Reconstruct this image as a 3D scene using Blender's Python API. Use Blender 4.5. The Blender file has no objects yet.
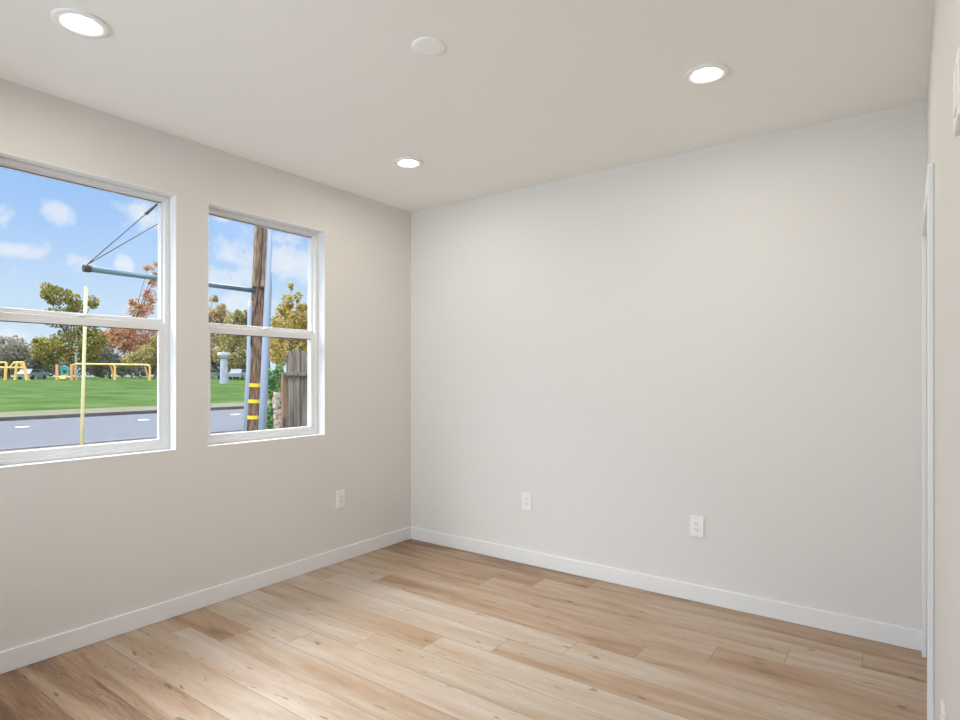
import bpy, bmesh, math, random
from mathutils import Vector, Matrix

random.seed(7)
sc = bpy.context.scene
COL = sc.collection

# ------------------------------------------------------------------ camera
f_px, cx_px, hor = 588.0, 480.0, 375.0
yaw = math.radians(35.923)
CAM_H = 1.374
cam_d = bpy.data.cameras.new('camera')
cam = bpy.data.objects.new('camera', cam_d)
COL.objects.link(cam)
cam.location = (0, 0, CAM_H)
cam.rotation_euler = (math.pi / 2, 0, yaw)
cam_d.sensor_width = 36
cam_d.lens = f_px / 960 * 36
cam_d.shift_y = 15 / 960
cam_d.clip_start = 0.01
cam_d.clip_end = 2000
sc.camera = cam

FW = (-math.sin(yaw), math.cos(yaw))
RT = (math.cos(yaw), math.sin(yaw))


def at(px, py, D):
    """world point seen along a sight line at a distance D (metres along the view axis)"""
    t = (px - cx_px) / f_px
    return Vector((D * (FW[0] + t * RT[0]), D * (FW[1] + t * RT[1]), CAM_H + D * (hor - py) / f_px))


# ------------------------------------------------------------------ world, sun, exposure
sc.view_settings.view_transform = 'Standard'
sc.view_settings.look = 'None'
sc.view_settings.gamma = 1
sc.view_settings.use_curve_mapping = False
sc.view_settings.exposure = 0.0
SKY = 1.0            # sky low over the park
WEST_FILL = 16.0          # glow added high in the west to light the room
LAMP = 200.0          # emission of the ceiling lamps
sc.cycles.diffuse_bounces = 8
sc.cycles.max_bounces = 14
sc.cycles.transparent_max_bounces = 16

world = bpy.data.worlds.new('sky')
sc.world = world
world.use_nodes = True
nt = world.node_tree
nt.nodes.clear()


def N(nt, t, **kw):
    n = nt.nodes.new(t)
    for k, v in kw.items():
        setattr(n, k, v)
    return n


def M(nt, op, a, b=None, clamp=False):
    n = nt.nodes.new('ShaderNodeMath')
    n.operation = op
    n.use_clamp = clamp
    for i, v in enumerate((a, b)):
        if v is None:
            continue
        if isinstance(v, (int, float)):
            n.inputs[i].default_value = v
        else:
            nt.links.new(v, n.inputs[i])
    return n.outputs[0]


def ramp(nt, fac, stops, interp='LINEAR'):
    n = nt.nodes.new('ShaderNodeValToRGB')
    n.color_ramp.interpolation = interp
    el = n.color_ramp.elements
    while len(el) < len(stops):
        el.new(0.5)
    for e, (p, c) in zip(el, stops):
        e.position = p
        e.color = (*c, 1)
    if fac is not None:
        nt.links.new(fac, n.inputs[0])
    return n.outputs[0]


def mix(nt, fac, a, b, mode='MIX'):
    n = nt.nodes.new('ShaderNodeMix')
    n.data_type = 'RGBA'
    n.blend_type = mode
    for s, v in ((n.inputs[0], fac), (n.inputs[6], a), (n.inputs[7], b)):
        if isinstance(v, (int, float)):
            s.default_value = v
        elif isinstance(v, tuple):
            s.default_value = (*v, 1)
        else:
            nt.links.new(v, s)
    return n.outputs[2]


tc = N(nt, 'ShaderNodeTexCoord')
sep = N(nt, 'ShaderNodeSeparateXYZ')
nt.links.new(tc.outputs['Generated'], sep.inputs[0])
zz = sep.outputs[2]
blue = ramp(nt, zz, [(0.0, (0.74, 0.88, 1.0)), (0.10, (0.62, 0.80, 1.0)), (0.21, (0.42, 0.64, 1.0)), (0.33, (0.29, 0.53, 0.98)), (1.0, (0.22, 0.45, 0.92))])
n1 = N(nt, 'ShaderNodeTexNoise')
n1.inputs['Scale'].default_value = 26
n1.inputs['Detail'].default_value = 5
n1.inputs['Roughness'].default_value = 0.6
nt.links.new(tc.outputs['Generated'], n1.inputs['Vector'])
n2 = N(nt, 'ShaderNodeTexNoise')
n2.inputs['Scale'].default_value = 7
n2.inputs['Detail'].default_value = 2
nt.links.new(tc.outputs['Generated'], n2.inputs['Vector'])
# small fair weather clouds: azimuth (deg), elevation (deg), half width, half height (deg)
CLOUDS = []
for (px, py, w, h) in ((60, 212, 15, 17), (2, 215, 11, 14), (20, 251, 26, 8), (78, 263, 15, 10), (135, 213, 24, 16), (123, 264, 11, 9),
                       (236, 252, 30, 20), (226, 278, 36, 16), (222, 216, 13, 9), (287, 262, 22, 20), (284, 237, 18, 10), (306, 268, 16, 18),
                       (240, 303, 34, 16), (10, 340, 70, 16), (110, 338, 24, 14), (-90, 240, 40, 20), (-200, 260, 60, 25), (400, 230, 60, 30), (520, 260, 60, 25)):
    CLOUDS.append((at(px, py, 1.0) - Vector((0, 0, CAM_H)), w / f_px, h / f_px))
tot = None
for (d0, w, h) in CLOUDS:
    L = d0.length
    d0 = d0 / L
    vm = N(nt, 'ShaderNodeVectorMath', operation='SUBTRACT')
    nt.links.new(tc.outputs['Generated'], vm.inputs[0])
    vm.inputs[1].default_value = d0
    vm2 = N(nt, 'ShaderNodeVectorMath', operation='MULTIPLY')
    nt.links.new(vm.outputs[0], vm2.inputs[0])
    vm2.inputs[1].default_value = (L / w, L / w, L / h)
    vl = N(nt, 'ShaderNodeVectorMath', operation='LENGTH')
    nt.links.new(vm2.outputs[0], vl.inputs[0])
    q = M(nt, 'SUBTRACT', 1.35, vl.outputs['Value'], True)
    tot = q if tot is None else M(nt, 'MAXIMUM', tot, q)
wisp = M(nt, 'ADD', M(nt, 'MULTIPLY', tot, 0.48), M(nt, 'MULTIPLY', n1.outputs['Fac'], 1.5))
wisp = M(nt, 'ADD', wisp, M(nt, 'MULTIPLY', M(nt, 'SUBTRACT', n2.outputs['Fac'], 0.5), 0.25))
cl = ramp(nt, M(nt, 'MULTIPLY', wisp, 0.5), [(0.47, (0, 0, 0)), (0.60, (0.55, 0.55, 0.55)), (0.85, (1, 1, 1))])
skyc = mix(nt, cl, blue, (0.93, 0.95, 1.0))
# white glow added high in the west, above what the windows show, as room light
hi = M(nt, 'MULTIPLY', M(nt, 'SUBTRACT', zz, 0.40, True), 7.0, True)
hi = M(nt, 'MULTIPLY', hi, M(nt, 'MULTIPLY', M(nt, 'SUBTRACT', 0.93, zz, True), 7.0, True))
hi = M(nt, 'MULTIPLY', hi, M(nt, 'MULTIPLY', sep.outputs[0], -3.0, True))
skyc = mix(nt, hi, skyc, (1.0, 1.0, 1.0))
strn = M(nt, 'ADD', M(nt, 'MULTIPLY', hi, WEST_FILL - SKY), SKY)
bg = N(nt, 'ShaderNodeBackground')
nt.links.new(skyc, bg.inputs[0])
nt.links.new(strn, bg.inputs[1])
wo = N(nt, 'ShaderNodeOutputWorld')
nt.links.new(bg.outputs[0], wo.inputs[0])

sun_d = bpy.data.lights.new('sun', 'SUN')
sun_d.energy = 3.4
sun_d.angle = 0.01
sun_d.color = (1, 0.94, 0.84)
sun = bpy.data.objects.new('sun', sun_d)
COL.objects.link(sun)
sun.rotation_euler = Vector((-0.75, 0.35, -0.72)).to_track_quat('-Z', 'Y').to_euler()
sun.location = (10, -5, 12)

# unseen fill light added behind the camera, outside the added rear window
fill_d = bpy.data.lights.new('rear_fill_light', 'AREA')
fill_d.shape = 'RECTANGLE'
fill_d.size, fill_d.size_y = 1.7, 1.35
fill_d.energy = 34.5
fill_d.spread = math.radians(105)
fill_d.color = (0.76, 0.89, 1.0)
fill_o = bpy.data.objects.new('rear_fill_light', fill_d)
COL.objects.link(fill_o)
fill_o.location = (-2.15, -1.22, 1.55)
fill_o.rotation_euler = Vector((0.14, 1.0, -0.08)).to_track_quat('-Z', 'Z').to_euler()


# ------------------------------------------------------------------ materials
def mat(name, base, rough=0.5, metal=0.0, spec=0.5):
    m = bpy.data.materials.new(name)
    m.use_nodes = True
    b = m.node_tree.nodes['Principled BSDF']
    b.inputs['Base Color'].default_value = (*base, 1)
    b.inputs['Roughness'].default_value = rough
    b.inputs['Metallic'].default_value = metal
    b.inputs['Specular IOR Level'].default_value = spec
    return m


def bsdf(m):
    return m.node_tree.nodes['Principled BSDF']


def noise(m, scale, detail=3, stretch=(1, 1, 1), rough=0.5, coord='Object'):
    nt = m.node_tree
    t = N(nt, 'ShaderNodeTexCoord')
    mp = N(nt, 'ShaderNodeMapping')
    mp.inputs['Scale'].default_value = stretch
    nt.links.new(t.outputs[coord], mp.inputs[0])
    n = N(nt, 'ShaderNodeTexNoise')
    n.inputs['Scale'].default_value = scale
    n.inputs['Detail'].default_value = detail
    n.inputs['Roughness'].default_value = rough
    nt.links.new(mp.outputs[0], n.inputs['Vector'])
    return n.outputs['Fac']


def noisy(name, c1, c2, scale, rough=0.7, stretch=(1, 1, 1), detail=4, bump=0.0, lo=0.35, hi=0.65, spec=0.3):
    m = mat(name, c1, rough, spec=spec)
    nt = m.node_tree
    f = noise(m, scale, detail, stretch)
    nt.links.new(ramp(nt, f, [(lo, c1), (hi, c2)]), bsdf(m).inputs['Base Color'])
    if bump:
        b = N(nt, 'ShaderNodeBump')
        b.inputs['Strength'].default_value = bump
        nt.links.new(f, b.inputs['Height'])
        nt.links.new(b.outputs[0], bsdf(m).inputs['Normal'])
    return m


def paint(name, base, scale=170, strength=0.08, rough=0.75):
    m = mat(name, base, rough, spec=0.25)
    nt = m.node_tree
    f = noise(m, scale, 2)
    b = N(nt, 'ShaderNodeBump')
    b.inputs['Strength'].default_value = strength
    b.inputs['Distance'].default_value = 0.004
    nt.links.new(f, b.inputs['Height'])
    nt.links.new(b.outputs[0], bsdf(m).inputs['Normal'])
    return m


MW = paint('wall_paint', (0.72, 0.70, 0.672), 120, 0.16)
MC = paint('ceiling_paint', (0.87, 0.855, 0.825), 120, 0.08)
MT = mat('white_trim_paint', (0.79, 0.79, 0.79), 0.42)
MV = mat('white_vinyl', (0.76, 0.76, 0.76), 0.35)
MGASKET = mat('dark_gasket', (0.06, 0.06, 0.07), 0.6)
MPL = mat('white_plastic', (0.84, 0.83, 0.81), 0.38)
MSLOT = mat('dark_slot', (0.03, 0.03, 0.03), 0.6)
MEXT = noisy('stucco', (0.55, 0.5, 0.44), (0.5, 0.46, 0.4), 40, 0.9)
MHARD = mat('satin_nickel', (0.6, 0.58, 0.55), 0.3, 1.0)

# glass: a clear pane that reflects a little
MG = bpy.data.materials.new('window_glass')
MG.use_nodes = True
g = MG.node_tree
g.nodes.clear()
tr = N(g, 'ShaderNodeBsdfTransparent')
tr.inputs[0].default_value = (0.97, 0.98, 0.98, 1)
gl = N(g, 'ShaderNodeBsdfGlossy')
gl.inputs['Roughness'].default_value = 0.25
gl.inputs[0].default_value = (1, 1, 1, 1)
mx = N(g, 'ShaderNodeMixShader')
mx.inputs[0].default_value = 0.02
o_ = N(g, 'ShaderNodeOutputMaterial')
g.links.new(tr.outputs[0], mx.inputs[1])
g.links.new(gl.outputs[0], mx.inputs[2])
g.links.new(mx.outputs[0], o_.inputs[0])

ML = bpy.data.materials.new('lamp_lens')
ML.use_nodes = True
bsdf(ML).inputs['Base Color'].default_value = (0.9, 0.9, 0.9, 1)
bsdf(ML).inputs['Emission Color'].default_value = (1.0, 0.915, 0.80, 1)
bsdf(ML).inputs['Emission Strength'].default_value = LAMP

# floor: printed oak planks, 0.18 m wide, 1.8 m long, each row stepped 0.3 m
MF = mat('oak_plank', (0.5, 0.4, 0.3), 0.4, spec=0.5)
nt = MF.node_tree
t = N(nt, 'ShaderNodeTexCoord')
va = N(nt, 'ShaderNodeVertexColor', layer_name='tint')
vs = N(nt, 'ShaderNodeSeparateColor')
nt.links.new(va.outputs['Color'], vs.inputs[0])
sx = N(nt, 'ShaderNodeSeparateXYZ')
nt.links.new(t.outputs['Object'], sx.inputs[0])


def grain(scale, sx_, sy_, detail, rough, dist, k):
    cmb = N(nt, 'ShaderNodeCombineXYZ')
    nt.links.new(M(nt, 'ADD', M(nt, 'MULTIPLY', sx.outputs[0], sx_), M(nt, 'MULTIPLY', vs.outputs[2], 37.0 * k)), cmb.inputs[0])
    nt.links.new(M(nt, 'ADD', M(nt, 'MULTIPLY', sx.outputs[1], sy_), M(nt, 'MULTIPLY', vs.outputs[2], 91.0 * k)), cmb.inputs[1])
    n = N(nt, 'ShaderNodeTexNoise')
    n.inputs['Scale'].default_value = scale
    n.inputs['Detail'].default_value = detail
    n.inputs['Roughness'].default_value = rough
    n.inputs['Distortion'].default_value = dist
    nt.links.new(cmb.outputs[0], n.inputs['Vector'])
    return n.outputs['Fac']


broad = grain(1.0, 1.3, 11.0, 3, 0.55, 0.6, 1)
fine = grain(1.0, 9.0, 150.0, 3, 0.6, 0.2, 2)
knot = grain(1.0, 7.0, 30.0, 2, 0.5, 0.3, 3)
val = M(nt, 'ADD', vs.outputs[0], M(nt, 'MULTIPLY', M(nt, 'SUBTRACT', broad, 0.5), 1.0))
val = M(nt, 'ADD', val, M(nt, 'MULTIPLY', M(nt, 'SUBTRACT', fine, 0.5), 0.5))
wood = ramp(nt, val, [(0.0, (0.15, 0.078, 0.036)), (0.12, (0.22, 0.125, 0.062)), (0.33, (0.38, 0.25, 0.15)), (0.6, (0.455, 0.355, 0.262)), (0.95, (0.55, 0.485, 0.415))])
pink = mix(nt, vs.outputs[1], wood, (1.0, 0.965, 0.97), 'MULTIPLY')
kn = ramp(nt, knot, [(0.685, (1, 1, 1)), (0.73, (0.5, 0.43, 0.37))])
wood2 = mix(nt, 1.0, pink, kn, 'MULTIPLY')
nt.links.new(wood2, bsdf(MF).inputs['Base Color'])
bp = N(nt, 'ShaderNodeBump')
bp.inputs['Strength'].default_value = 0.06
bp.inputs['Distance'].default_value = 0.002
nt.links.new(fine, bp.inputs['Height'])
nt.links.new(bp.outputs[0], bsdf(MF).inputs['Normal'])
MSEAM = mat('plank_seam', (0.20, 0.14, 0.09), 0.6)


# ------------------------------------------------------------------ mesh helpers
def new():
    return bmesh.new()


def box(bm, x0, y0, z0, x1, y1, z1, bev=0.0, seg=2):
    ret = bmesh.ops.create_cube(bm, size=1.0)
    vs_ = ret['verts']
    for v in vs_:
        v.co = Vector(((x0 + x1) / 2 + v.co.x * (x1 - x0), (y0 + y1) / 2 + v.co.y * (y1 - y0), (z0 + z1) / 2 + v.co.z * (z1 - z0)))
    if bev > 0:
        es = list({e for v in vs_ for e in v.link_edges})
        bmesh.ops.bevel(bm, geom=es, offset=bev, segments=seg, affect='EDGES', profile=0.5)


def bar(bm, p0, p1, r0, r1=None, n=10, cap=True):
    r1 = r0 if r1 is None else r1
    p0, p1 = Vector(p0), Vector(p1)
    d = (p1 - p0)
    q = d.to_track_quat('Z', 'Y').to_matrix()
    a = [bm.verts.new(p0 + q @ Vector((r0 * math.cos(2 * math.pi * i / n), r0 * math.sin(2 * math.pi * i / n), 0))) for i in range(n)]
    b = [bm.verts.new(p1 + q @ Vector((r1 * math.cos(2 * math.pi * i / n), r1 * math.sin(2 * math.pi * i / n), 0))) for i in range(n)]
    for i in range(n):
        j = (i + 1) % n
        bm.faces.new((a[i], a[j], b[j], b[i]))
    if cap:
        bm.faces.new(a[::-1])
        bm.faces.new(b)


def tube(bm, pts, r, n=8):
    pts = [Vector(p) for p in pts]
    rings = []
    up = Vector((0.123, 0.31, 0.94)).normalized()
    for i, p in enumerate(pts):
        d = (pts[min(i + 1, len(pts) - 1)] - pts[max(i - 1, 0)]).normalized()
        s = d.cross(up).normalized()
        u = s.cross(d)
        rr = r[i] if isinstance(r, (list, tuple)) else r
        rings.append([bm.verts.new(p + rr * (s * math.cos(2 * math.pi * k / n) + u * math.sin(2 * math.pi * k / n))) for k in range(n)])
    for a, b in zip(rings, rings[1:]):
        for k in range(n):
            j = (k + 1) % n
            bm.faces.new((a[k], a[j], b[j], b[k]))
    bm.faces.new(rings[0][::-1])
    bm.faces.new(rings[-1])


def lathe(bm, prof, c, n=40):
    rings = []
    for r, z in prof:
        if r < 1e-6:
            rings.append([bm.verts.new((c[0], c[1], c[2] + z))])
        else:
            rings.append([bm.verts.new((c[0] + r * math.cos(2 * math.pi * k / n), c[1] + r * math.sin(2 * math.pi * k / n), c[2] + z)) for k in range(n)])
    for a, b in zip(rings, rings[1:]):
        for k in range(n):
            j = (k + 1) % n
            if len(a) == 1:
                bm.faces.new((a[0], b[j], b[k]))
            elif len(b) == 1:
                bm.faces.new((a[k], a[j], b[0]))
            else:
                bm.faces.new((a[k], a[j], b[j], b[k]))


def obj(name, bm, m, parent=None, smooth=False, normals=True):
    if normals:
        bmesh.ops.recalc_face_normals(bm, faces=bm.faces[:])
    me = bpy.data.meshes.new(name)
    bm.to_mesh(me)
    bm.free()
    for mm in (m if isinstance(m, (list, tuple)) else [m]):
        me.materials.append(mm)
    if smooth:
        for p in me.polygons:
            p.use_smooth = True
    o = bpy.data.objects.new(name, me)
    COL.objects.link(o)
    if parent is not None:
        o.parent = parent
        o.matrix_parent_inverse = Matrix.Translation(-parent.location)
    return o


def thing(name, label, cat, loc=(0, 0, 0), group=None, kind=None):
    o = bpy.data.objects.new(name, None)
    o.empty_display_size = 0.1
    COL.objects.link(o)
    o.location = loc
    tag(o, label, cat, group, kind)
    return o


def tag(o, label, cat, group=None, kind=None):
    o['label'] = label
    o['category'] = cat
    if group:
        o['group'] = group
    if kind:
        o['kind'] = kind
    return o


def struct(name, bm, m, label=None, cat=None, parent=None):
    o = obj(name, bm, m, parent)
    if parent is None:
        o['kind'] = 'structure'
        if label:
            o['label'] = label
            o['category'] = cat
    return o


# ------------------------------------------------------------------ the room
XL, XR, YB, YR, H = -3.376, 0.082, 3.666, -1.0, 2.74
WT = 0.16
GZ = -0.45     # ground outside
ZS, ZH = 0.948, 2.40
WIN = [(0.805, 1.700), (1.893, 2.760)]

# floor: one face per plank, with its own printed tone, plus painted shade at the near left
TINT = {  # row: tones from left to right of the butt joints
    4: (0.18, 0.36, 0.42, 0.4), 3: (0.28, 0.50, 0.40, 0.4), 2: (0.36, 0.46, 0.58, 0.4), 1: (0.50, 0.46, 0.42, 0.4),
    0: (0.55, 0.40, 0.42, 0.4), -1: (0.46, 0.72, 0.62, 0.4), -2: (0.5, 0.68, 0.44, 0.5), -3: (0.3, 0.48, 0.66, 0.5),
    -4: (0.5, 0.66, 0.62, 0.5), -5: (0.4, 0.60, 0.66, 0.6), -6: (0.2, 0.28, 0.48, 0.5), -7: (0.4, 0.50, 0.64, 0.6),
    -8: (0.4, 0.5, 0.52, 0.6), -9: (0.4, 0.5, 0.34, 0.5), -10: (0.4, 0.5, 0.22, 0.5), -11: (0.3, 0.3, 0.16, 0.45),  # left planks in these near rows darkened for the shade beside the window wall
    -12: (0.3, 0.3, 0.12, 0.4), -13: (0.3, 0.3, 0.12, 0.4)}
bm = new()
lay = bm.loops.layers.float_color.new('tint')
SEAM = 0.0011
for k in range(-22, 6):
    y0, y1 = 2.75 + 0.18 * k, 2.75 + 0.18 * (k + 1)
    y0, y1 = max(y0, YR), min(y1, YB)
    if y1 - y0 < 0.01:
        continue
    butt = -1.07 + 0.3 * k
    j = int(math.floor((XL - butt) / 1.8)) - 1
    xs = []
    while butt + 1.8 * j < XR + 1.8:
        xs.append((j, butt + 1.8 * j))
        j += 1
    for jj, xa in xs:
        x0, x1 = max(xa, XL), min(xa + 1.8, XR)
        if x1 - x0 < 0.004:
            continue
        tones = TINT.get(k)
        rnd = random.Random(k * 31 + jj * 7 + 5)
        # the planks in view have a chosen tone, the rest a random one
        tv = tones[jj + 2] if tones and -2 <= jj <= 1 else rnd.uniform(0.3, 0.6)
        vs_ = [bm.verts.new(p) for p in ((x0 + SEAM, y0 + SEAM, 0), (x1 - SEAM, y0 + SEAM, 0), (x1 - SEAM, y1 - SEAM, 0), (x0 + SEAM, y1 - SEAM, 0))]
        fc = bm.faces.new(vs_)
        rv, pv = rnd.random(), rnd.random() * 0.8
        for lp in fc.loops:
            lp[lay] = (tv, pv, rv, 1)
n_pl = len(bm.faces)
box(bm, XL - WT, YR - WT, -0.12, XR + WT, YB + WT, -0.0012)
for i, fc in enumerate(list(bm.faces)):
    fc.material_index = 0 if i < n_pl else 1
struct('floor', bm, [MF, MSEAM])

bm = new()
box(bm, XL - 0.6, YR - WT, H, XR + WT, YB + 1.4, H + 0.2)
struct('ceiling', bm, MC)

# left wall with two openings (rounded corners of the plaster returns)
bm = new()
ys = [YR - WT, WIN[0][0], WIN[0][1], WIN[1][0], WIN[1][1], YB + WT]
for a, b in ((0, 1), (2, 3), (4, 5)):
    box(bm, XL - WT, ys[a], 0, XL, ys[b], H)
for a, b in ((1, 2), (3, 4)):
    box(bm, XL - WT, ys[a], 0, XL, ys[b], ZS)
    box(bm, XL - WT, ys[a], ZH, XL, ys[b], H)
struct('wall_left', bm, MW)

# outside skin of the house below and beside the room
bm = new()
box(bm, XL - WT - 0.02, YR - WT, GZ, XL - WT, YB + 1.4, 0.0)
box(bm, XL - WT - 0.02, YB + WT, 0, XL - WT + 0.1, YB + 1.4, H)
struct('wall_outside', bm, MEXT)

bm = new()
box(bm, XL, YB, 0, XR + WT, YB + WT, H)
struct('wall_back', bm, MW)
RX0, RX1, RZ0, RZ1 = -3.05, -1.25, 0.85, 2.30
bm = new()
box(bm, XL, YR - WT, 0, RX0, YR, H)
box(bm, RX1, YR - WT, 0, XR + WT, YR, H)
box(bm, RX0, YR - WT, 0, RX1, YR, RZ0)
box(bm, RX0, YR - WT, RZ1, RX1, YR, H)
struct('wall_rear', bm, MW)
# right wall with the doorway
DY0, DY1, DH = 2.744, 3.576, 2.045
bm = new()
box(bm, XR, YR, 0, XR + WT, DY0 - 0.02, H)
box(bm, XR, DY1 + 0.02, 0, XR + WT, YB, H)
box(bm, XR, DY0 - 0.02, DH + 0.02, XR + WT, DY1 + 0.02, H)
struct('wall_right', bm, MW)


# skirting
def skirting(name, x0, y0, x1, y1):
    bm = new()
    box(bm, x0, y0, 0, x1, y1, 0.102, 0.004, 2)
    struct(name, bm, MT)


BT = 0.015
skirting('baseboard_left', XL, YR, XL + BT, YB)
skirting('baseboard_back', XL + BT, YB - BT, XR, YB)
skirting('baseboard_right', XR - BT, YR, XR, DY0 - 0.091)
skirting('baseboard_rear', XL + BT, YR, XR - BT, YR + BT)

# door in the right wall: casing, jamb, slab, handle
d = thing('door_1', 'white panel door in white casing on the right wall by the corner', 'door', (XR, (DY0 + DY1) / 2, 0), kind='structure')
CT = 0.019
for (ya, yb, za, zb) in ((DY0 - 0.09, DY0, 0, DH + 0.09), (DY1, YB - 0.001, 0, DH + 0.09)):
    bm = new()
    box(bm, XR - CT, ya, za, XR - 0.0005, yb, zb, 0.004, 2)
    obj('casing', bm, MT, d)
bm = new()
box(bm, XR - CT, DY0, DH, XR - 0.0005, DY1, DH + 0.09, 0.004, 2)
obj('casing', bm, MT, d)
bm = new()
box(bm, XR, DY0 - 0.018, 0, XR + WT, DY0, DH + 0.018)
box(bm, XR, DY1, 0, XR + WT, DY1 + 0.018, DH + 0.018)
box(bm, XR, DY0, DH, XR + WT, DY1, DH + 0.018)
obj('jamb', bm, MT, d)
bm = new()
xd = XR + 0.03
box(bm, xd, DY0 + 0.003, 0.008, xd + 0.035, DY1 - 0.003, DH - 0.003, 0.002, 1)
for (za, zb) in ((0.2, 0.95), (1.12, 1.9)):
    for (ya, yb) in ((DY0 + 0.12, DY0 + 0.38), (DY0 + 0.46, DY1 - 0.12)):
        box(bm, xd - 0.006, ya, za, xd + 0.001, yb, zb, 0.005, 2)
leaf = obj('door_leaf', bm, MT, d)
bm = new()
bar(bm, (xd - 0.0005, DY0 + 0.07, 0.95), (xd - 0.012, DY0 + 0.07, 0.95), 0.028, n=20)
bar(bm, (xd - 0.012, DY0 + 0.07, 0.95), (xd - 0.022, DY0 + 0.07, 0.95), 0.010, n=14)
box(bm, xd - 0.029, DY0 + 0.06, 0.94, xd - 0.018, DY0 + 0.17, 0.96, 0.004, 2)
k = obj('door_handle', bm, MHARD, d)


# windows: white vinyl single hung, set back into plaster returns
def window(n, ya, yb, label):
    w = thing('window_%d' % n, label, 'window', (XL, (ya + yb) / 2, ZS), kind='structure')
    xf = XL - 0.072           # room side face of the frame
    xb = XL - WT              # outer face
    # frame
    bm = new()
    fw = 0.026
    e = 0.0005
    box(bm, xb, ya + e, ZS + e, xf, ya + fw, ZH - e, 0.003)
    box(bm, xb, yb - fw, ZS + e, xf, yb - e, ZH - e, 0.003)
    box(bm, xb, ya + fw - 0.004, ZS + e, xf, yb - fw + 0.004, ZS + fw, 0.003)
    box(bm, xb, ya + fw - 0.004, ZH - fw, xf, yb - fw + 0.004, ZH - e, 0.003)
    obj('window_frame', bm, MV, w)
    # upper light (fixed, further out)
    zm = 1.672
    bw = 0.008
    a0, a1, z1 = ya + fw, yb - fw, ZH - fw
    bm = new()
    xu0, xu1 = xf - 0.052, xf - 0.030
    box(bm, xu0, a0 - 0.002, zm - 0.03, xu1, a0 + bw, z1 + 0.002, 0.003)
    box(bm, xu0, a1 - bw, zm - 0.03, xu1, a1 + 0.002, z1 + 0.002, 0.003)
    box(bm, xu0, a0, z1 - 0.006, xu1, a1, z1 + 0.002, 0.003)
    box(bm, xu0, a0, zm - 0.035, xu1, a1, zm + 0.024, 0.003)
    us = obj('upper_sash', bm, MV, w)
    bm = new()
    box(bm, xu0 + 0.009, a0 + bw - 0.004, zm + 0.020, xu0 + 0.013, a1 - bw + 0.004, z1 - 0.003)
    obj('pane', bm, MG, us)
    bm = new()
    box(bm, xu1 - 0.004, a0 + bw, z1 - 0.0095, xu1 - 0.001, a1 - bw, z1 - 0.0058)
    obj('gasket', bm, MGASKET, us)
    # lower sash (nearer the room)
    bm = new()
    s = 0.032
    xl0, xl1 = xf - 0.027, xf - 0.004
    zb_ = ZS + fw
    box(bm, xl0, a0 - 0.001, zb_ - 0.002, xl1, a0 + s, zm, 0.003)
    box(bm, xl0, a1 - s, zb_ - 0.002, xl1, a1 + 0.001, zm, 0.003)
    box(bm, xl0, a0 + s - 0.003, zb_ - 0.002, xl1, a1 - s + 0.003, zb_ + 0.033, 0.003)
    box(bm, xl0, a0 + s - 0.003, zm - 0.042, xl1, a1 - s + 0.003, zm, 0.003)
    ls = obj('lower_sash', bm, MV, w)
    bm = new()
    box(bm, xl0 + 0.009, a0 + s - 0.004, zb_ + 0.026, xl0 + 0.013, a1 - s + 0.004, zm - 0.038)
    obj('pane', bm, MG, ls)
    bm = new()
    box(bm, xl1 - 0.003, a0 + s, zm - 0.0455, xl1 - 0.001, a1 - s, zm - 0.0418)
    obj('gasket', bm, MGASKET, ls)
    # cam lock on the meeting rail
    bm = new()
    yc = (ya + yb) / 2
    box(bm, xl0 + 0.003, yc - 0.032, zm - 0.001, xl1 - 0.003, yc + 0.032, zm + 0.007, 0.003)
    box(bm, xl0 + 0.004, yc - 0.012, zm + 0.006, xl1 + 0.006, yc + 0.022, zm + 0.013, 0.003)
    obj('sash_lock', bm, MV, ls)
    return w


window(1, *WIN[0], 'white single hung window cut by the left edge of the picture')
window(2, *WIN[1], 'white single hung window nearest the room corner, pole outside')

# window added in the unseen rear wall to let the fill light in
w3 = thing('window_3', 'wide white window added in the rear wall for fill light, behind the camera', 'window', ((RX0 + RX1) / 2, YR, RZ0), kind='structure')
bm = new()
y0, y1, q = YR - 0.12, YR - 0.07, 0.04
box(bm, RX0 + 0.0005, y0, RZ0 + 0.0005, RX0 + q, y1, RZ1 - 0.0005, 0.003)
box(bm, RX1 - q, y0, RZ0 + 0.0005, RX1 - 0.0005, y1, RZ1 - 0.0005, 0.003)
box(bm, RX0 + q, y0, RZ0 + 0.0005, RX1 - q, y1, RZ0 + q, 0.003)
box(bm, RX0 + q, y0, RZ1 - q, RX1 - q, y1, RZ1 - 0.0005, 0.003)
box(bm, (RX0 + RX1) / 2 - 0.03, y0, RZ0 + q, (RX0 + RX1) / 2 + 0.03, y1, RZ1 - q, 0.003)
obj('window_frame', bm, MV, w3)
bm = new()
box(bm, RX0 + 0.03, y0 + 0.02, RZ0 + 0.03, RX1 - 0.03, y0 + 0.025, RZ1 - 0.03)
obj('pane', bm, MG, w3)

# the plaster returns round the windows, painted like the trim
for n, (ya, yb) in enumerate(WIN):
    bm = new()
    q = 0.0006
    x0, x1 = XL - 0.0715, XL + 0.0012
    box(bm, x0, ya, ZS - 0.004, x1, yb, ZS + q)
    box(bm, x0, ya, ZH - q, x1, yb, ZH + 0.004)
    box(bm, x0, ya - 0.004, ZS - 0.004, x1, ya + q, ZH + 0.004)
    box(bm, x0, yb - q, ZS - 0.004, x1, yb + 0.004, ZH + 0.004)
    struct('trim_%d' % (n + 1), bm, MT)


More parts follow.
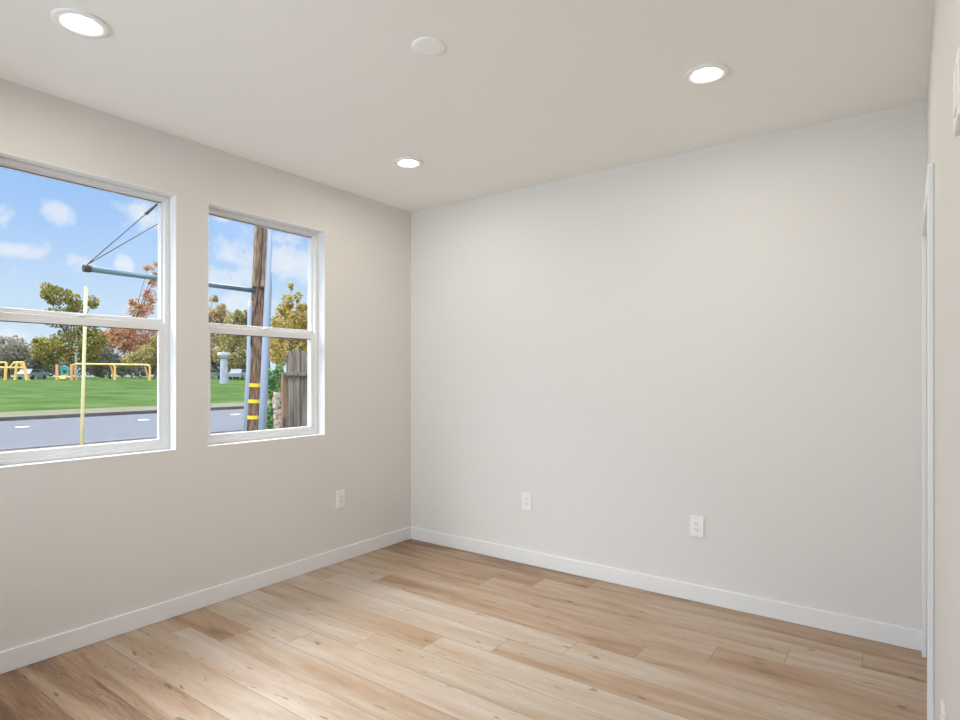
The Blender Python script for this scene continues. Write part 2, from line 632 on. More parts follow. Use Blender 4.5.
# ------------------------------------------------------------------ ceiling fittings
def downlight(x, y, label):
    t = thing('recessed_light', label, 'ceiling light', (x, y, H), 'recessed ceiling lights')
    bm = new()
    lathe(bm, [(0.096, -0.0003), (0.096, -0.005), (0.091, -0.009), (0.078, -0.010), (0.061, -0.007), (0.0535, -0.0035), (0.0535, -0.0003)], (x, y, H), 48)
    obj('trim_ring', bm, MPL, t, smooth=True)
    bm = new()
    lathe(bm, [(0.053, -0.0005), (0.053, -0.0040), (0.04, -0.0052), (0.0, -0.0058)], (x, y, H), 40)
    obj('lens', bm, ML, t, smooth=True)


downlight(-2.59, 0.94, 'round recessed ceiling light over the left window, nearest the camera')
downlight(-2.59, 2.79, 'small looking recessed ceiling light near the far left room corner')
downlight(-0.733, 2.76, 'recessed ceiling light on the right, towards the back wall')
downlight(-0.733, 0.94, 'recessed ceiling light above the camera, out of the picture')

bm = new()
lathe(bm, [(0.069, -0.0003), (0.069, -0.004), (0.065, -0.007), (0.045, -0.0082), (0.0, -0.0085)], (-1.606, 1.852, H), 48)
tag(obj('ceiling_cover_plate', bm, mat('cover_white', (0.9, 0.9, 0.89), 0.4), smooth=True), 'unlit round white cover plate in the middle of the ceiling', 'cover plate')


# ------------------------------------------------------------------ outlets
def outlet(origin, u, n, label):
    """origin: plate centre on the wall, u: wall direction to the right, n: out of the wall"""
    o, u, n = Vector(origin), Vector(u), Vector(n)
    z = Vector((0, 0, 1))
    R = Matrix((u, -n, z)).transposed()   # local x right, y into the wall, z up
    t = thing('wall_outlet', label, 'outlet', o, 'wall outlets')

    def part(name, bm, m, par):
        bmesh.ops.transform(bm, matrix=Matrix.Translation(o) @ R.to_4x4(), verts=bm.verts)
        return obj(name, bm, m, par)
    bm = new()
    box(bm, -0.041, -0.0085, -0.063, 0.041, -0.0002, 0.063, 0.002, 2)
    part('cover_plate', bm, MPL, t)
    bm = new()
    box(bm, -0.0168, -0.0105, -0.0335, 0.0168, -0.0073, 0.0335, 0.0012, 2)
    rc = part('receptacle', bm, MPL, t)
    for s in (-1, 1):
        bm = new()
        zc = 0.0175 * s
        box(bm, -0.0075, -0.0109, zc - 0.002, -0.0052, -0.0103, zc + 0.0065)
        box(bm, 0.0050, -0.0109, zc - 0.001, 0.0073, -0.0103, zc + 0.0065)
        box(bm, -0.0022, -0.0109, zc - 0.0095, 0.0022, -0.0103, zc - 0.0055)
        part('slots', bm, MSLOT, rc)
    for s in (-1, 1):
        bm = new()
        bar(bm, (0, -0.0073, 0.048 * s), (0, -0.0085, 0.048 * s), 0.0032, n=12)
        part('screw', bm, MPL, t)


outlet((XL, 2.903, 0.46), (0, 1, 0), (1, 0, 0), 'white outlet on the window wall, below the right window')
outlet((-2.232, YB, 0.454), (1, 0, 0), (0, -1, 0), 'left of the two white outlets on the back wall')
outlet((-1.028, YB, 0.455), (1, 0, 0), (0, -1, 0), 'right of the two white outlets on the back wall')
outlet((XR, 1.93, 0.455), (0, -1, 0), (-1, 0, 0), 'white outlet low on the right wall, seen edge on')

# small square control box on the right wall, at the picture's right edge
v = thing('wall_control', 'small white square control box on the right wall, at the picture edge', 'control box', (XR, 1.14, 1.797))
bm = new()
box(bm, XR - 0.013, 1.092, 1.751, XR - 0.0003, 1.187, 1.844, 0.003, 2)
obj('back_plate', bm, mat('shaded_side_plastic', (0.5, 0.49, 0.47), 0.5), v)['label'] = 'back plate, greyed as its shaded side'  # grey stands in for shade on the side of the box
bm = new()
box(bm, XR - 0.022, 1.089, 1.748, XR - 0.012, 1.19, 1.847, 0.004, 3)
box(bm, XR - 0.0235, 1.105, 1.765, XR - 0.0215, 1.150, 1.830, 0.0008, 1)
obj('cover', bm, MPL, v)

# ================================================================== outside
ROAD0, ROAD1 = -17.9, -29.6


def lawn_z(x, y):
    if x > ROAD1 - 0.3:
        return GZ + 0.12
    s = min(1.0, (ROAD1 - 0.3 - x) / 47.0)
    return GZ + 0.12 + 1.08 * s


MYARD = noisy('pale_gravel', (0.118, 0.108, 0.099), (0.180, 0.171, 0.155), 8, 0.95)
MROAD = noisy('grey_asphalt', (0.122, 0.126, 0.137), (0.142, 0.147, 0.16), 3, 0.9, spec=0.0)
MKERB = noisy('concrete', (0.087, 0.084, 0.081), (0.124, 0.121, 0.115), 3, 0.9)
MLAWN = noisy('lawn_grass', (0.040, 0.083, 0.018), (0.086, 0.125, 0.043), 0.35, 0.9, (1, 1, 1), 8, spec=0.0)
MDRY = noisy('dry_verge', (0.093, 0.093, 0.037), (0.124, 0.108, 0.056), 0.8, 0.95)
MLINE = mat('road_paint', (0.85, 0.85, 0.85), 0.7)

bm = new()
box(bm, ROAD0 + 0.1, -140, GZ - 0.3, XL - WT - 0.02, 240, GZ)
struct('ground', bm, MYARD)
bm = new()
box(bm, ROAD1, -140, GZ - 0.3, ROAD0 + 0.1, 240, GZ - 0.03)
struct('road', bm, MROAD, 'grey asphalt road between the house and the lawn', 'road')
bm = new()
for xa in (ROAD0, ROAD1 - 0.15):
    box(bm, xa, -140, GZ - 0.2, xa + 0.3, 240, GZ + (0.03 if xa == ROAD0 else 0.13), 0.03, 2)
struct('kerb', bm, MKERB)
for yq in (3.1, 7.2, 11.3, 15.4, 19.5):
    bm = new()
    box(bm, -25.55, yq, GZ - 0.0305, -25.25, yq + 0.35, GZ - 0.012, 0.008, 1)
    tag(obj('lane_marker', bm, MLINE), 'short white lane mark in the row along the grey road', 'road marking', 'white lane marks along the road')

bm = new()
gx = [ROAD1 - 0.15, -30.6, -32.5, -36, -42, -50, -58, -66, -72, -77, -84, -110, -160, -260]
gy = [-160, -60, -20, 0, 20, 40, 60, 80, 120, 200, 320]
grid = [[bm.verts.new((x, y, lawn_z(x, y))) for y in gy] for x in gx]
for i in range(len(gx) - 1):
    for j in range(len(gy) - 1):
        fc = bm.faces.new((grid[i][j], grid[i + 1][j], grid[i + 1][j + 1], grid[i][j + 1]))
        fc.material_index = 1 if i < 2 else 0
tag(obj('lawn', bm, [MLAWN, MDRY]), 'green mown lawn sloping up beyond the road', 'lawn', kind='stuff')

# ---- utility pole
PD = 10.6
wood_pole = noisy('weathered_pole_wood', (0.05, 0.03, 0.02), (0.30, 0.18, 0.11), 9, 0.9, (3, 3, 0.5), 5, 0.3)
wood_board = noisy('moulding_board_wood', (0.09, 0.06, 0.04), (0.36, 0.25, 0.16), 9, 0.9, (3, 3, 0.5), 5, 0.2)
pale_blue = mat('pale_blue_conduit', (0.33, 0.40, 0.50), 0.5)
grey_blue = mat('grey_blue_conduit', (0.22, 0.28, 0.35), 0.5)
steel_teal = mat('galvanised_strut', (0.12, 0.20, 0.24), 0.45, 0.3)
yellow = mat('yellow_band', (0.9, 0.62, 0.03), 0.5)
black_cable = mat('black_cable', (0.02, 0.02, 0.025), 0.6)

pt, pb = at(261, 230, PD), at(251.8, 430, PD)
axis = (pt - pb).normalized()


def on_axis(z, dr=0.0, df=0.0):
    """point on the pole's axis at height z, shifted across (dr) and towards the house (df)"""
    p = pb + axis * ((z - pb.z) / axis.z)
    return p + Vector((RT[0], RT[1], 0)) * dr - Vector((-0.83, 0.55, 0)) * df


base = on_axis(GZ)
up = thing('utility_pole', 'brown wooden utility pole with yellow bands outside the right window', 'utility pole', base)
bm = new()
bar(bm, on_axis(GZ - 0.3), on_axis(8.2), 0.125, 0.10, 24)
obj('pole', bm, wood_pole, up, smooth=False)
bm = new()
for dr in (-0.056, 0.062):
    a, b = on_axis(2.95, dr, 0.115), on_axis(7.6, dr, 0.10)
    bar(bm, a, b, 0.062, 0.060, 4)
obj('moulding_board', bm, wood_board, up)
bm = new()
tube(bm, [on_axis(GZ, 0.16, 0.1), on_axis(1.5, 0.165, 0.1), on_axis(7.4, 0.155, 0.06)], 0.05, 14)
obj('conduit', bm, pale_blue, up, smooth=True)['label'] = 'pale blue conduit'
bm = new()
tube(bm, [on_axis(GZ, 0.235, 0.06), on_axis(1.5, 0.215, 0.06), on_axis(2.9, 0.21, 0.06), on_axis(3.2, 0.2, 0.05)], 0.035, 12)
obj('conduit', bm, grey_blue, up, smooth=True)['label'] = 'grey blue conduit'
bm = new()
tube(bm, [on_axis(GZ, -0.125, 0.1), on_axis(1.5, -0.105, 0.1), on_axis(2.55, -0.13, 0.1), on_axis(2.7, -0.12, 0.08)], 0.042, 12)
obj('conduit', bm, pale_blue, up, smooth=True)['label'] = 'thin pale conduit left of the pole'
bm = new()
tube(bm, [on_axis(1.9, -0.08, 0.13), on_axis(2.35, -0.075, 0.14), on_axis(2.75, 0.0, 0.16), on_axis(3.2, 0.03, 0.18), on_axis(4.0, 0.04, 0.18), on_axis(7.5, 0.04, 0.16)], 0.012, 8)
obj('cable', bm, black_cable, up, smooth=True)
for py in (385, 401, 417):
    z = CAM_H + (hor - py) * PD / f_px
    bm = new()
    bar(bm, on_axis(z - 0.032), on_axis(z + 0.032), 0.1285, 0.1285, 24)
    obj('yellow_band', bm, yellow, up)
# strut arm
E0 = at(86.5, 268.5, 8.36)
P0 = at(257, 291, 10.55)
bm = new()
tube(bm, [P0, E0], [0.042, 0.042], 14)
st = obj('strut', bm, steel_teal, up, smooth=True)
bm = new()
bar(bm, P0 + (P0 - E0).normalized() * 0.02, P0 - (P0 - E0).normalized() * 0.05, 0.062, n=14)
obj('strut_socket', bm, steel_teal, st)
bm = new()
bar(bm, E0 - (P0 - E0).normalized() * 0.04, E0 + (P0 - E0).normalized() * 0.05, 0.052, n=14)
obj('strut_cap', bm, black_cable, st)

gw = thing('guy_wire', 'guy wire with cream yellow guard, anchored before the road', 'guy wire', (at(82, 470, 8.36).x, at(82, 470, 8.36).y, GZ))
g0 = E0 + Vector((0, 0, 0.07))
gb = at(80.2, 501, 8.36)
gb.z = GZ
bm = new()
tube(bm, [E0 - Vector((0, 0, 0.04)), gb], 0.006, 6)
obj('wire', bm, mat('pale_wire', (0.5, 0.52, 0.5), 0.5), gw)
bm = new()
tube(bm, [at(86, 287, 8.35), gb + Vector((0, 0, 0.02))], [0.021, 0.026], 10)
obj('guard', bm, mat('cream_yellow_guard', (0.66, 0.60, 0.30), 0.5), gw, smooth=True)['label'] = 'cream yellow plastic guard'
for (q, nm) in ((at(266, 110, 10.6), 0), (at(268, 160, 10.6), 1)):
    bm = new()
    tube(bm, [E0 + Vector((0, 0, 0.05)), q], 0.0075, 6)
    w = obj('stay_wire', bm, black_cable, gw)
    if nm == 0:
        bm = new()
        p = (E0 + Vector((0, 0, 0.05))).lerp(q, 0.31)
        dd = (q - E0).normalized()
        bar(bm, p - dd * 0.13, p + dd * 0.13, 0.026, 0.018, 8)
        obj('insulator', bm, black_cable, w)

# ---- fence, pillar
fence_wood = noisy('weathered_fence_wood', (0.05, 0.04, 0.03), (0.19, 0.16, 0.125), 5, 0.9, (4, 4, 0.4), 5, 0.2)
red_wood = noisy('red_brown_post_wood', (0.20, 0.10, 0.07), (0.30, 0.16, 0.11), 5, 0.85, (3, 3, 0.4))
FY = 4.42
fx0, fx1 = -6.13, XL - WT - 0.04
wf = thing('wooden_fence', 'weathered grey brown board fence outside the right window', 'fence', ((fx0 + fx1) / 2, FY, GZ))
bm = new()
x = fx0 - 0.02
i = 0
while x < fx1 - 0.02:
    w_ = min(0.145, fx1 - x)
    hh = 1.665 + (0.012 if i % 2 else -0.01)
    box(bm, x, FY + 0.02, GZ + 0.03, x + w_ - 0.012, FY + 0.042, hh - 0.03, 0.004, 1)
    # dog ear
    box(bm, x + 0.025, FY + 0.02, hh - 0.035, x + w_ - 0.037, FY + 0.042, hh, 0.004, 1)
    x += w_
    i += 1
obj('boards', bm, fence_wood, wf)
for z in (0.02, 1.385):
    bm = new()
    box(bm, fx0 - 0.01, FY - 0.02, z - 0.02, fx1, FY + 0.02, z + 0.022, 0.003, 1)
    obj('rail', bm, fence_wood, wf)
bm = new()
box(bm, fx0 - 0.062, FY - 0.025, GZ, fx0 - 0.022, FY + 0.025, 1.39, 0.006, 1)
obj('post', bm, red_wood, wf)['label'] = 'red brown end post'

MBR = noisy('rough_pale_brick', (0.42, 0.36, 0.31), (0.28, 0.14, 0.10), 18, 0.9, lo=0.48, hi=0.56, bump=0.4)
pc = at(276.6, 395, 8.2)
bm = new()
rr = random.Random(3)
z = GZ
while z < pc.z - 0.03:
    o1, o2 = rr.uniform(-0.012, 0.012), rr.uniform(-0.012, 0.012)
    box(bm, pc.x - 0.04 + o1, pc.y - 0.04 + o2, z, pc.x + 0.04 + o1, pc.y + 0.04 + o2, z + 0.078, 0.014, 2)
    z += 0.075
tag(obj('brick_pillar', bm, MBR), 'narrow rough pale and red pillar left of the fence post', 'pillar')


# ---- trees and shrubs
def leafmat(name, stops):
    m = mat(name, stops[0], 0.85, spec=0.1)
    nt = m.node_tree
    gi = N(nt, 'ShaderNodeNewGeometry')
    n = len(stops)
    nt.links.new(ramp(nt, gi.outputs['Random Per Island'], [(i / n, c) for i, c in enumerate(stops)], 'CONSTANT'), bsdf(m).inputs['Base Color'])
    tl = N(nt, 'ShaderNodeBsdfTranslucent')
    nt.links.new(bsdf(m).inputs['Base Color'].links[0].from_socket, tl.inputs[0])
    ms = N(nt, 'ShaderNodeMixShader')
    ms.inputs[0].default_value = 0.3
    out = nt.nodes['Material Output']
    nt.links.new(bsdf(m).outputs[0], ms.inputs[1])
    nt.links.new(tl.outputs[0], ms.inputs[2])
    nt.links.new(ms.outputs[0], out.inputs[0])
    return m


L_green = leafmat('leaves_green_yellow', [(0.16, 0.22, 0.04), (0.26, 0.27, 0.05), (0.46, 0.38, 0.07), (0.10, 0.16, 0.03), (0.52, 0.27, 0.08), (0.22, 0.25, 0.06)])
L_red = leafmat('leaves_pink_red', [(0.56, 0.22, 0.15), (0.62, 0.34, 0.25), (0.42, 0.17, 0.11), (0.60, 0.40, 0.17), (0.36, 0.28, 0.10), (0.6, 0.28, 0.12)])
L_olive = leafmat('leaves_olive', [(0.28, 0.27, 0.08), (0.40, 0.34, 0.12), (0.2, 0.21, 0.07), (0.46, 0.34, 0.12), (0.5, 0.42, 0.16)])
L_orange = leafmat('leaves_orange_tan', [(0.56, 0.36, 0.16), (0.44, 0.25, 0.11), (0.34, 0.29, 0.10), (0.6, 0.46, 0.22), (0.28, 0.26, 0.09)])
L_gold = leafmat('leaves_gold', [(0.56, 0.42, 0.06), (0.62, 0.40, 0.09), (0.30, 0.31, 0.06), (0.5, 0.26, 0.07), (0.18, 0.22, 0.05), (0.6, 0.5, 0.13)])
L_grey = leafmat('leaves_grey_green', [(0.26, 0.25, 0.19), (0.34, 0.31, 0.25), (0.2, 0.2, 0.15), (0.36, 0.28, 0.2)])
L_dark = leafmat('leaves_dark', [(0.11, 0.12, 0.10), (0.16, 0.165, 0.14), (0.08, 0.09, 0.08), (0.18, 0.16, 0.12)])
L_blue = leafmat('leaves_blue_green', [(0.15, 0.19, 0.14), (0.2, 0.23, 0.18), (0.12, 0.14, 0.11), (0.24, 0.23, 0.16)])
L_hedge = leafmat('leaves_bright_green', [(0.10, 0.24, 0.06), (0.17, 0.34, 0.09), (0.06, 0.16, 0.05), (0.28, 0.42, 0.16)])
BARK = noisy('bark', (0.10, 0.08, 0.06), (0.2, 0.16, 0.12), 4, 0.95, (3, 3, 0.6))


def leaf_blob(bm, c, rx, rz, n, size, rnd):
    """leaves scattered through an ellipsoid, thicker towards its outside"""
    for _ in range(n):
        while True:
            d = Vector((rnd.uniform(-1, 1), rnd.uniform(-1, 1), rnd.uniform(-1, 1)))
            if 0.05 < d.length <= 1:
                break
        d = d * (d.length ** -0.25)
        if d.length > 1:
            d.normalize()
        p = c + Vector((d.x * rx, d.y * rx, d.z * rz))
        s = size * rnd.uniform(0.6, 1.3)
        u = Vector((rnd.gauss(0, 1), rnd.gauss(0, 1), rnd.gauss(0, 1))).normalized()
        w = u.cross(Vector((rnd.gauss(0, 1), rnd.gauss(0, 1), rnd.gauss(0, 1)))).normalized()
        k = u.cross(w) * (0.12 * s)
        q = [p - u * s * 0.5, p + w * s * 0.33 + k, p + u * s * 0.5, p - w * s * 0.33 + k]
        bm.faces.new([bm.verts.new(v_) for v_ in q])


def tree(name, label, px, D, blobs, m, leaf_px, dens, trunk_px=1.6, gz=None, group=None, seed=1, cat='tree'):
    """blobs: (px, py, half width, half height) of leaf masses as seen from the room, at distance D"""
    rnd = random.Random(seed * 101 + 13)
    k = D / f_px
    b = at(px, 380, D)
    b.z = lawn_z(b.x, b.y) if gz is None else gz
    t = thing(name, label, cat, b, group)
    bm = new()
    fol = new()
    top = max(blobs, key=lambda q: -q[1])
    main = max(blobs, key=lambda q: q[2] * q[3])
    mc = at(main[0], main[1], D)
    r0 = trunk_px * k
    mid = b.lerp(mc, 0.55) + Vector((rnd.uniform(-.3, .3) * r0, rnd.uniform(-.3, .3) * r0, 0))
    tube(bm, [b - Vector((0, 0, 0.2)), mid, mc], [r0, r0 * 0.75, r0 * 0.4], 8)
    for (bx, by, hw, hh) in blobs:
        c = at(bx, by, D) + Vector((-FW[0], -FW[1], 0)) * rnd.uniform(-0.3, 0.3) * hw * k
        if (bx, by) != (main[0], main[1]):
            tube(bm, [mc, mc.lerp(c, 0.5) + Vector((0, 0, -0.1 * hh * k)), c], [r0 * 0.45, r0 * 0.3, r0 * 0.15], 6)
        for _ in range(4):
            a = rnd.uniform(0, 6.28)
            e = c + Vector((math.cos(a) * hw * k * 0.75, math.sin(a) * hw * k * 0.75, rnd.uniform(-.2, .8) * hh * k))
            tube(bm, [c - Vector((0, 0, hh * k * 0.5)), (c + e) / 2, e], [r0 * 0.3, r0 * 0.2, r0 * 0.08], 5)
        # break the mass into clumps
        n = int(1.75 * dens * hw * hh * math.pi)
        nc = max(3, int(hw * hh / 28))
        leaf_blob(fol, c, hw * k * 0.9, hh * k * 0.9, n // 2, leaf_px * k, rnd)
        for _ in range(nc):
            while True:
                d = Vector((rnd.uniform(-1, 1), rnd.uniform(-1, 1), rnd.uniform(-1, 1)))
                if 0.5 < d.length <= 1:
                    break
            cc = c + Vector((d.x * hw * k * 0.8, d.y * hw * k * 0.8, d.z * hh * k * 0.8))
            q = rnd.uniform(0.22, 0.4)
            leaf_blob(fol, cc, hw * k * q, min(hh, hw) * k * q, max(4, n // (2 * nc)), leaf_px * k, rnd)
    obj('trunk', bm, BARK, t)
    obj('foliage', fol, m, t, normals=False)
    return t


PARK = 'trees beyond the park'
tree('dull_tree', 'dull grey green tree at the left edge of the left window', 10, 104, [(6, 352, 26, 17), (22, 358, 12, 14), (-18, 350, 16, 20)], L_grey, 3.0, 1.0, 1.2, None, PARK, 1)
tree('dark_tree', 'dark low tree behind the playground, left of the green tree', 39, 92, [(39, 360, 9, 11), (46, 352, 8, 12), (30, 365, 7, 7)], L_dark, 2.6, 1.1, 1.6, None, PARK, 2)
tree('autumn_tree', 'large green and yellow tree topping the left window rail', 70, 90, [(70, 345, 26, 20), (50, 352, 15, 16), (58, 296, 14, 11), (47, 290, 6, 9), (72, 300, 9, 8), (78, 308, 9, 9), (92, 302, 6, 8), (62, 318, 18, 12), (85, 326, 12, 12), (93, 343, 13, 17), (40, 348, 10, 14), (80, 358, 18, 9)], L_green, 2.7, 1.05, 1.5, None, PARK, 3)
tree('bluish_tree', 'dusky blue green tree behind the long yellow bar frame', 110, 100, [(108, 362, 18, 15), (125, 366, 12, 11), (96, 350, 10, 16)], L_blue, 2.6, 1.1, 1.2, None, PARK, 4)
tree('red_tree', 'pinkish red tree at the right of the left window', 132, 106, [(128, 338, 22, 15), (114, 334, 12, 11), (146, 332, 14, 16), (132, 352, 18, 9), (107, 341, 11, 13), (122, 322, 12, 6), (152, 345, 10, 10), (140, 310, 14, 9), (150, 297, 8, 9), (154, 282, 5, 6), (136, 303, 6, 6), (148, 268, 6, 3), (156, 264, 4, 3), (156, 274, 4, 3)], L_red, 2.4, 0.9, 1.1, None, PARK, 5)
tree('olive_tree', 'olive yellow tree below the red one, left window edge', 153, 88, [(148, 356, 16, 13), (160, 346, 10, 14), (168, 345, 12, 24), (135, 360, 12, 9)], L_olive, 2.6, 1.1, 1.2, None, PARK, 6)
tree('tan_tree', 'tan and orange tree at the left of the right window', 214, 104, [(213, 320, 13, 15), (222, 334, 13, 15), (205, 335, 10, 22), (213, 299, 5, 5), (222, 309, 6, 6), (214, 350, 12, 14), (218, 320, 12, 12), (226, 318, 8, 9)], L_orange, 2.5, 0.9, 1.3, None, PARK, 7)
tree('mixed_tree', 'olive tree right behind the pale park pillar', 234, 85, [(232, 338, 14, 17), (222, 355, 12, 11), (243, 334, 10, 18), (238, 315, 6, 6), (246, 352, 9, 14), (236, 360, 12, 8), (234, 322, 10, 10), (245, 318, 7, 9)], L_olive, 2.5, 1.1, 1.5, None, PARK, 8)
tree('pink_tree', 'pinkish tree showing between the pole and the fence', 270, 60, [(268, 345, 12, 16), (278, 352, 12, 14)], L_orange, 2.5, 1.1, 1.3, None, PARK, 9)
tree('gold_tree', 'golden autumn tree rising behind the wooden fence', 294, 24, [(293, 328, 18, 18), (288, 302, 7, 10), (303, 315, 9, 14), (276, 340, 12, 14), (290, 352, 22, 16), (291, 286, 3, 5), (298, 297, 5, 6), (310, 345, 14, 16), (274, 322, 6, 6), (284, 312, 9, 10), (300, 330, 12, 14), (309, 325, 8, 16)], L_gold, 3.0, 0.75, 1.2, GZ, None, 10)
tree('green_shrub', 'bright green upright shrub between the pole and fence post', 276, 12.0, [(275, 388, 8, 20), (276, 415, 8, 18), (275, 436, 9, 12), (279, 372, 5, 9), (269, 382, 6, 16), (271, 420, 6, 20)], L_hedge, 4.0, 1.0, 0.7, GZ, None, 11, 'shrub')
# dark shrubs under the park's trees
for i, px in enumerate(range(-30, 182, 19)):
    tree('park_shrub', 'dark leafy shrub in the row behind the playground', px, 114 + 9 * (i % 2), [(px, 366, 15, 12)], (L_dark, L_blue, L_grey)[i % 3], 2.8, 1.2, 0.5, None, 'dark shrubs behind the playground', 20 + i, 'shrub')
for i, px in enumerate((204, 220, 236, 250)):
    tree('park_shrub', 'dark leafy shrub below the trees behind the parked cars', px, 112, [(px, 366, 12, 11)], (L_olive, L_dark)[i % 2], 2.8, 1.2, 0.5, None, 'dark shrubs behind the parked cars', 40 + i, 'shrub')

# ---- playground
MY = mat('yellow_play_paint', (0.86, 0.55, 0.16), 0.5)
MO = mat('orange_play_paint', (0.80, 0.40, 0.18), 0.5)
MTEAL = mat('teal_play_panel', (0.06, 0.34, 0.33), 0.5)


def gp(px, D):
    p = at(px, 380, D)
    p.z = lawn_z(p.x, p.y)
    return p


# climbing frame
D = 72
k = D / f_px
c = gp(13, D)
cf = thing('climbing_frame', 'yellow climbing frame at the left edge of the park', 'climbing frame', c)


def hp(px, py, D, back=0.0):
    p = at(px, py, D)
    return p + Vector((FW[0], FW[1], 0)) * back


for (pxa, pxt, bk) in ((5, 6.5, 0), (15, 17, 0), (27, 23.5, 0), (19.5, 17.5, 1.6), (-6, -4, 0)):
    bm = new()
    a = gp(pxa, D) + Vector((FW[0], FW[1], 0)) * bk
    a.z = lawn_z(a.x, a.y) - 0.1
    tube(bm, [a, hp(pxt, 362.5, D, bk * 0.3)], 0.15, 8)
    obj('leg', bm, MY, cf)
bm = new()
tube(bm, [hp(10, 367, D), hp(14, 362.5, D), hp(23.5, 362.2, D)], 0.11, 8)
tube(bm, [hp(-8, 367.4, D), hp(26, 367.6, D)], 0.11, 8)
tube(bm, [hp(-5, 362.5, D), hp(6.5, 362.5, D)], 0.10, 8)
obj('crossbars', bm, MY, cf)

# play tower
c = gp(65, D)
pt_ = thing('play_tower', 'small orange post play tower with a teal panel', 'play equipment', c)
for px in (57, 71.5):
    bm = new()
    a = gp(px, D)
    tube(bm, [a - Vector((0, 0, 0.1)), hp(px, 364.5 if px < 60 else 364, D)], 0.15, 8)
    obj('post', bm, MO, pt_)
bm = new()
p0, p1 = hp(61, 372, D), hp(68.5, 366.8, D)
tube(bm, [hp(61.8, 375, D), hp(61.8, 367.5, D), hp(64.8, 366.6, D), hp(67.8, 367.5, D), hp(67.8, 375, D)], 0.13, 6)
tube(bm, [hp(63, 374.5, D, .05), hp(66.5, 374.5, D, .05)], 0.10, 6)
tube(bm, [hp(60.5, 369, D, .1), hp(69, 369, D, .1)], 0.20, 6)
obj('panel', bm, MTEAL, pt_)
bm = new()
tube(bm, [hp(57, 377, D), hp(71.5, 377, D)], 0.14, 6)
tube(bm, [hp(63, 379.5, D, -.3), hp(63.4, 376, D, -.1)], 0.2, 6)
tube(bm, [hp(66, 379.5, D, -.3), hp(66, 376, D, -.1)], 0.2, 6)
obj('steps', bm, MY, pt_)

# long bar frame
c = gp(110, D)
sw = thing('bar_frame', 'long yellow overhead bar frame across the left window', 'play equipment', c)
bm = new()
tube(bm, [hp(72.5, 366, D), hp(74, 364.5, D), hp(77, 364, D), hp(116, 364.4, D), hp(146, 364.8, D), hp(149, 365.5, D), hp(150, 368, D), gp(149.8, D) - Vector((0, 0, 0.1))], 0.11, 8)
obj('top_bar', bm, MY, sw)
for (pxt, pxb, bk) in ((113, 115, 0), (110, 109.5, 1.0), (144, 144.5, 1.0), (73.5, 72.8, 0.6)):
    bm = new()
    a = gp(pxb, D) + Vector((FW[0], FW[1], 0)) * bk
    a.z = lawn_z(a.x, a.y) - 0.1
    if bk == 0:
        tube(bm, [a, hp(pxb, 368, D), hp(114.6, 366, D), hp(pxt, 364.4, D)], 0.12, 8)
    else:
        tube(bm, [a, hp(pxt, 364.8, D, bk * 0.1)], 0.11, 8)
    obj('leg', bm, MY if bk == 0 else MO, sw)

# grey lamp post by the tower
bm = new()
a = gp(76.4, 75)
tube(bm, [a - Vector((0, 0, 0.1)), hp(76, 354, 75)], [0.14, 0.11], 8)
box(bm, a.x - 0.18, a.y - 0.18, hp(76, 354, 75).z - 0.02, a.x + 0.18, a.y + 0.18, hp(76, 353, 75).z + 0.02, 0.03)
tag(obj('park_post', bm, mat('grey_blue_post', (0.30, 0.36, 0.42), 0.6)), 'plain grey post right of the play tower', 'post')

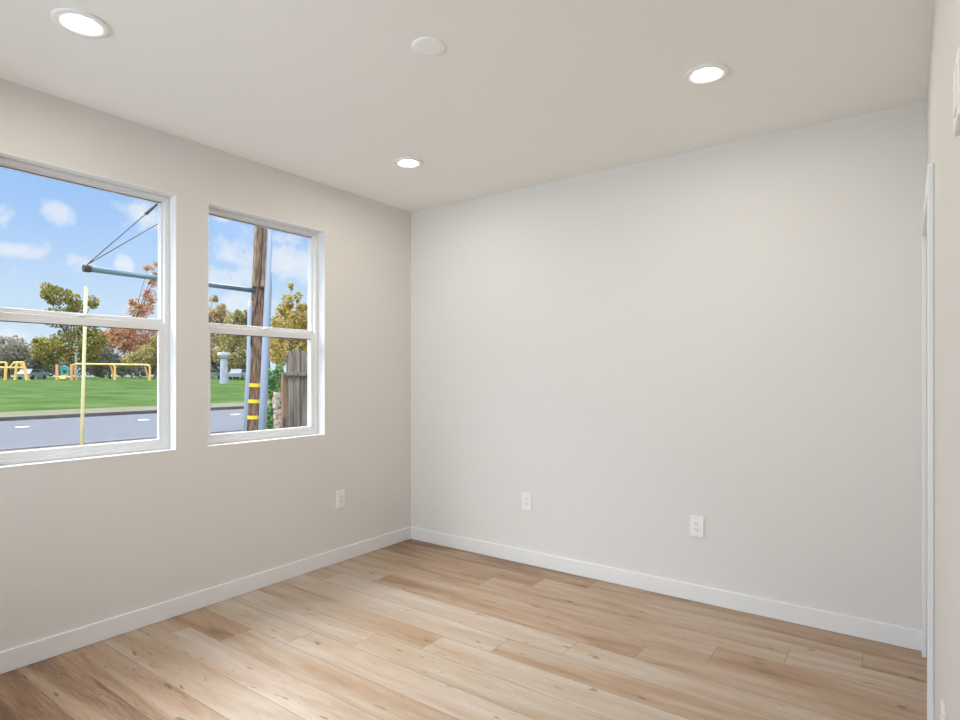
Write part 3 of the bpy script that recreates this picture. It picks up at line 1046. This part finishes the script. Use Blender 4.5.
# pale pillar with a wide cap
MPIL = noisy('pale_render', (0.33, 0.36, 0.44), (0.43, 0.46, 0.54), 1.5, 0.8)
D2 = 66
pc = gp(224, D2)
k = D2 / f_px
pp = thing('park_pillar', 'pale grey round pillar with a wide cap on the lawn', 'pillar', pc)
top = at(224, 358, D2).z - pc.z
bm = new()
lathe(bm, [(0.0, -0.02), (4.0 * k, -0.02), (3.6 * k, top * 0.5), (3.2 * k, top), (0, top)], pc, 20)
obj('shaft', bm, MPIL, pp, smooth=False)
capz = at(224, 352.5, D2).z - pc.z
bm = new()
lathe(bm, [(0, top - 0.02), (4.2 * k, top), (6.0 * k, top + 0.3), (6.1 * k, capz - 0.1), (5.6 * k, capz), (0, capz + 0.03)], pc, 24)
obj('cap', bm, noisy('pale_cap', (0.50, 0.50, 0.50), (0.56, 0.56, 0.56), 2, 0.8), pp)


# parked cars
def car(px, D, ang, paint_c, label):
    c = gp(px, D)
    t = thing('parked_car', label, 'car', c, 'parked cars behind the park')
    R = Matrix.Translation(c) @ Matrix.Rotation(ang, 4, 'Z')

    def prism(outline, w0, w1):
        bm = new()
        a = [bm.verts.new((x, -w0, z)) for x, z in outline]
        b = [bm.verts.new((x, w1, z)) for x, z in outline]
        n = len(a)
        for i in range(n):
            j = (i + 1) % n
            bm.faces.new((a[i], a[j], b[j], b[i]))
        bm.faces.new(a[::-1])
        bm.faces.new(b)
        bmesh.ops.transform(bm, matrix=R, verts=bm.verts)
        return bm
    obj('body', prism([(-2.2, 0.35), (2.15, 0.35), (2.2, 0.7), (1.9, 0.9), (1.0, 0.98), (-1.9, 0.98), (-2.25, 0.85)], 0.88, 0.88), paint_c, t)
    obj('cabin', prism([(-1.75, 0.98), (0.95, 0.98), (0.35, 1.46), (-1.3, 1.48)], 0.76, 0.76), paint_c, t)
    gm = MSLOT
    for s in (-1, 1):
        o = prism([(-1.45, 1.03), (0.66, 1.03), (0.24, 1.39), (-1.15, 1.40)], 0.77 if s < 0 else -0.755, -0.755 if s < 0 else 0.77)
        obj('side_window', o, gm, t)
    for x in (-1.35, 1.35):
        for s in (-1, 1):
            bm = new()
            bar(bm, (x, s * 0.72, 0.32), (x, s * 0.90, 0.32), 0.32, n=16)
            bmesh.ops.transform(bm, matrix=R, verts=bm.verts)
            obj('wheel', bm, MSLOT, t)


MWC = mat('white_car_paint', (0.30, 0.31, 0.33), 0.4)
MSC = mat('silver_car_paint', (0.25, 0.28, 0.31), 0.35)
car(240, 84, math.radians(128), MWC, 'white parked car between the pillar and the utility pole')
car(209, 86, math.radians(120), MSC, 'silver parked car left of the pale park pillar')
car(32, 84, math.radians(135), MSC, 'silver parked car behind the yellow climbing frame')
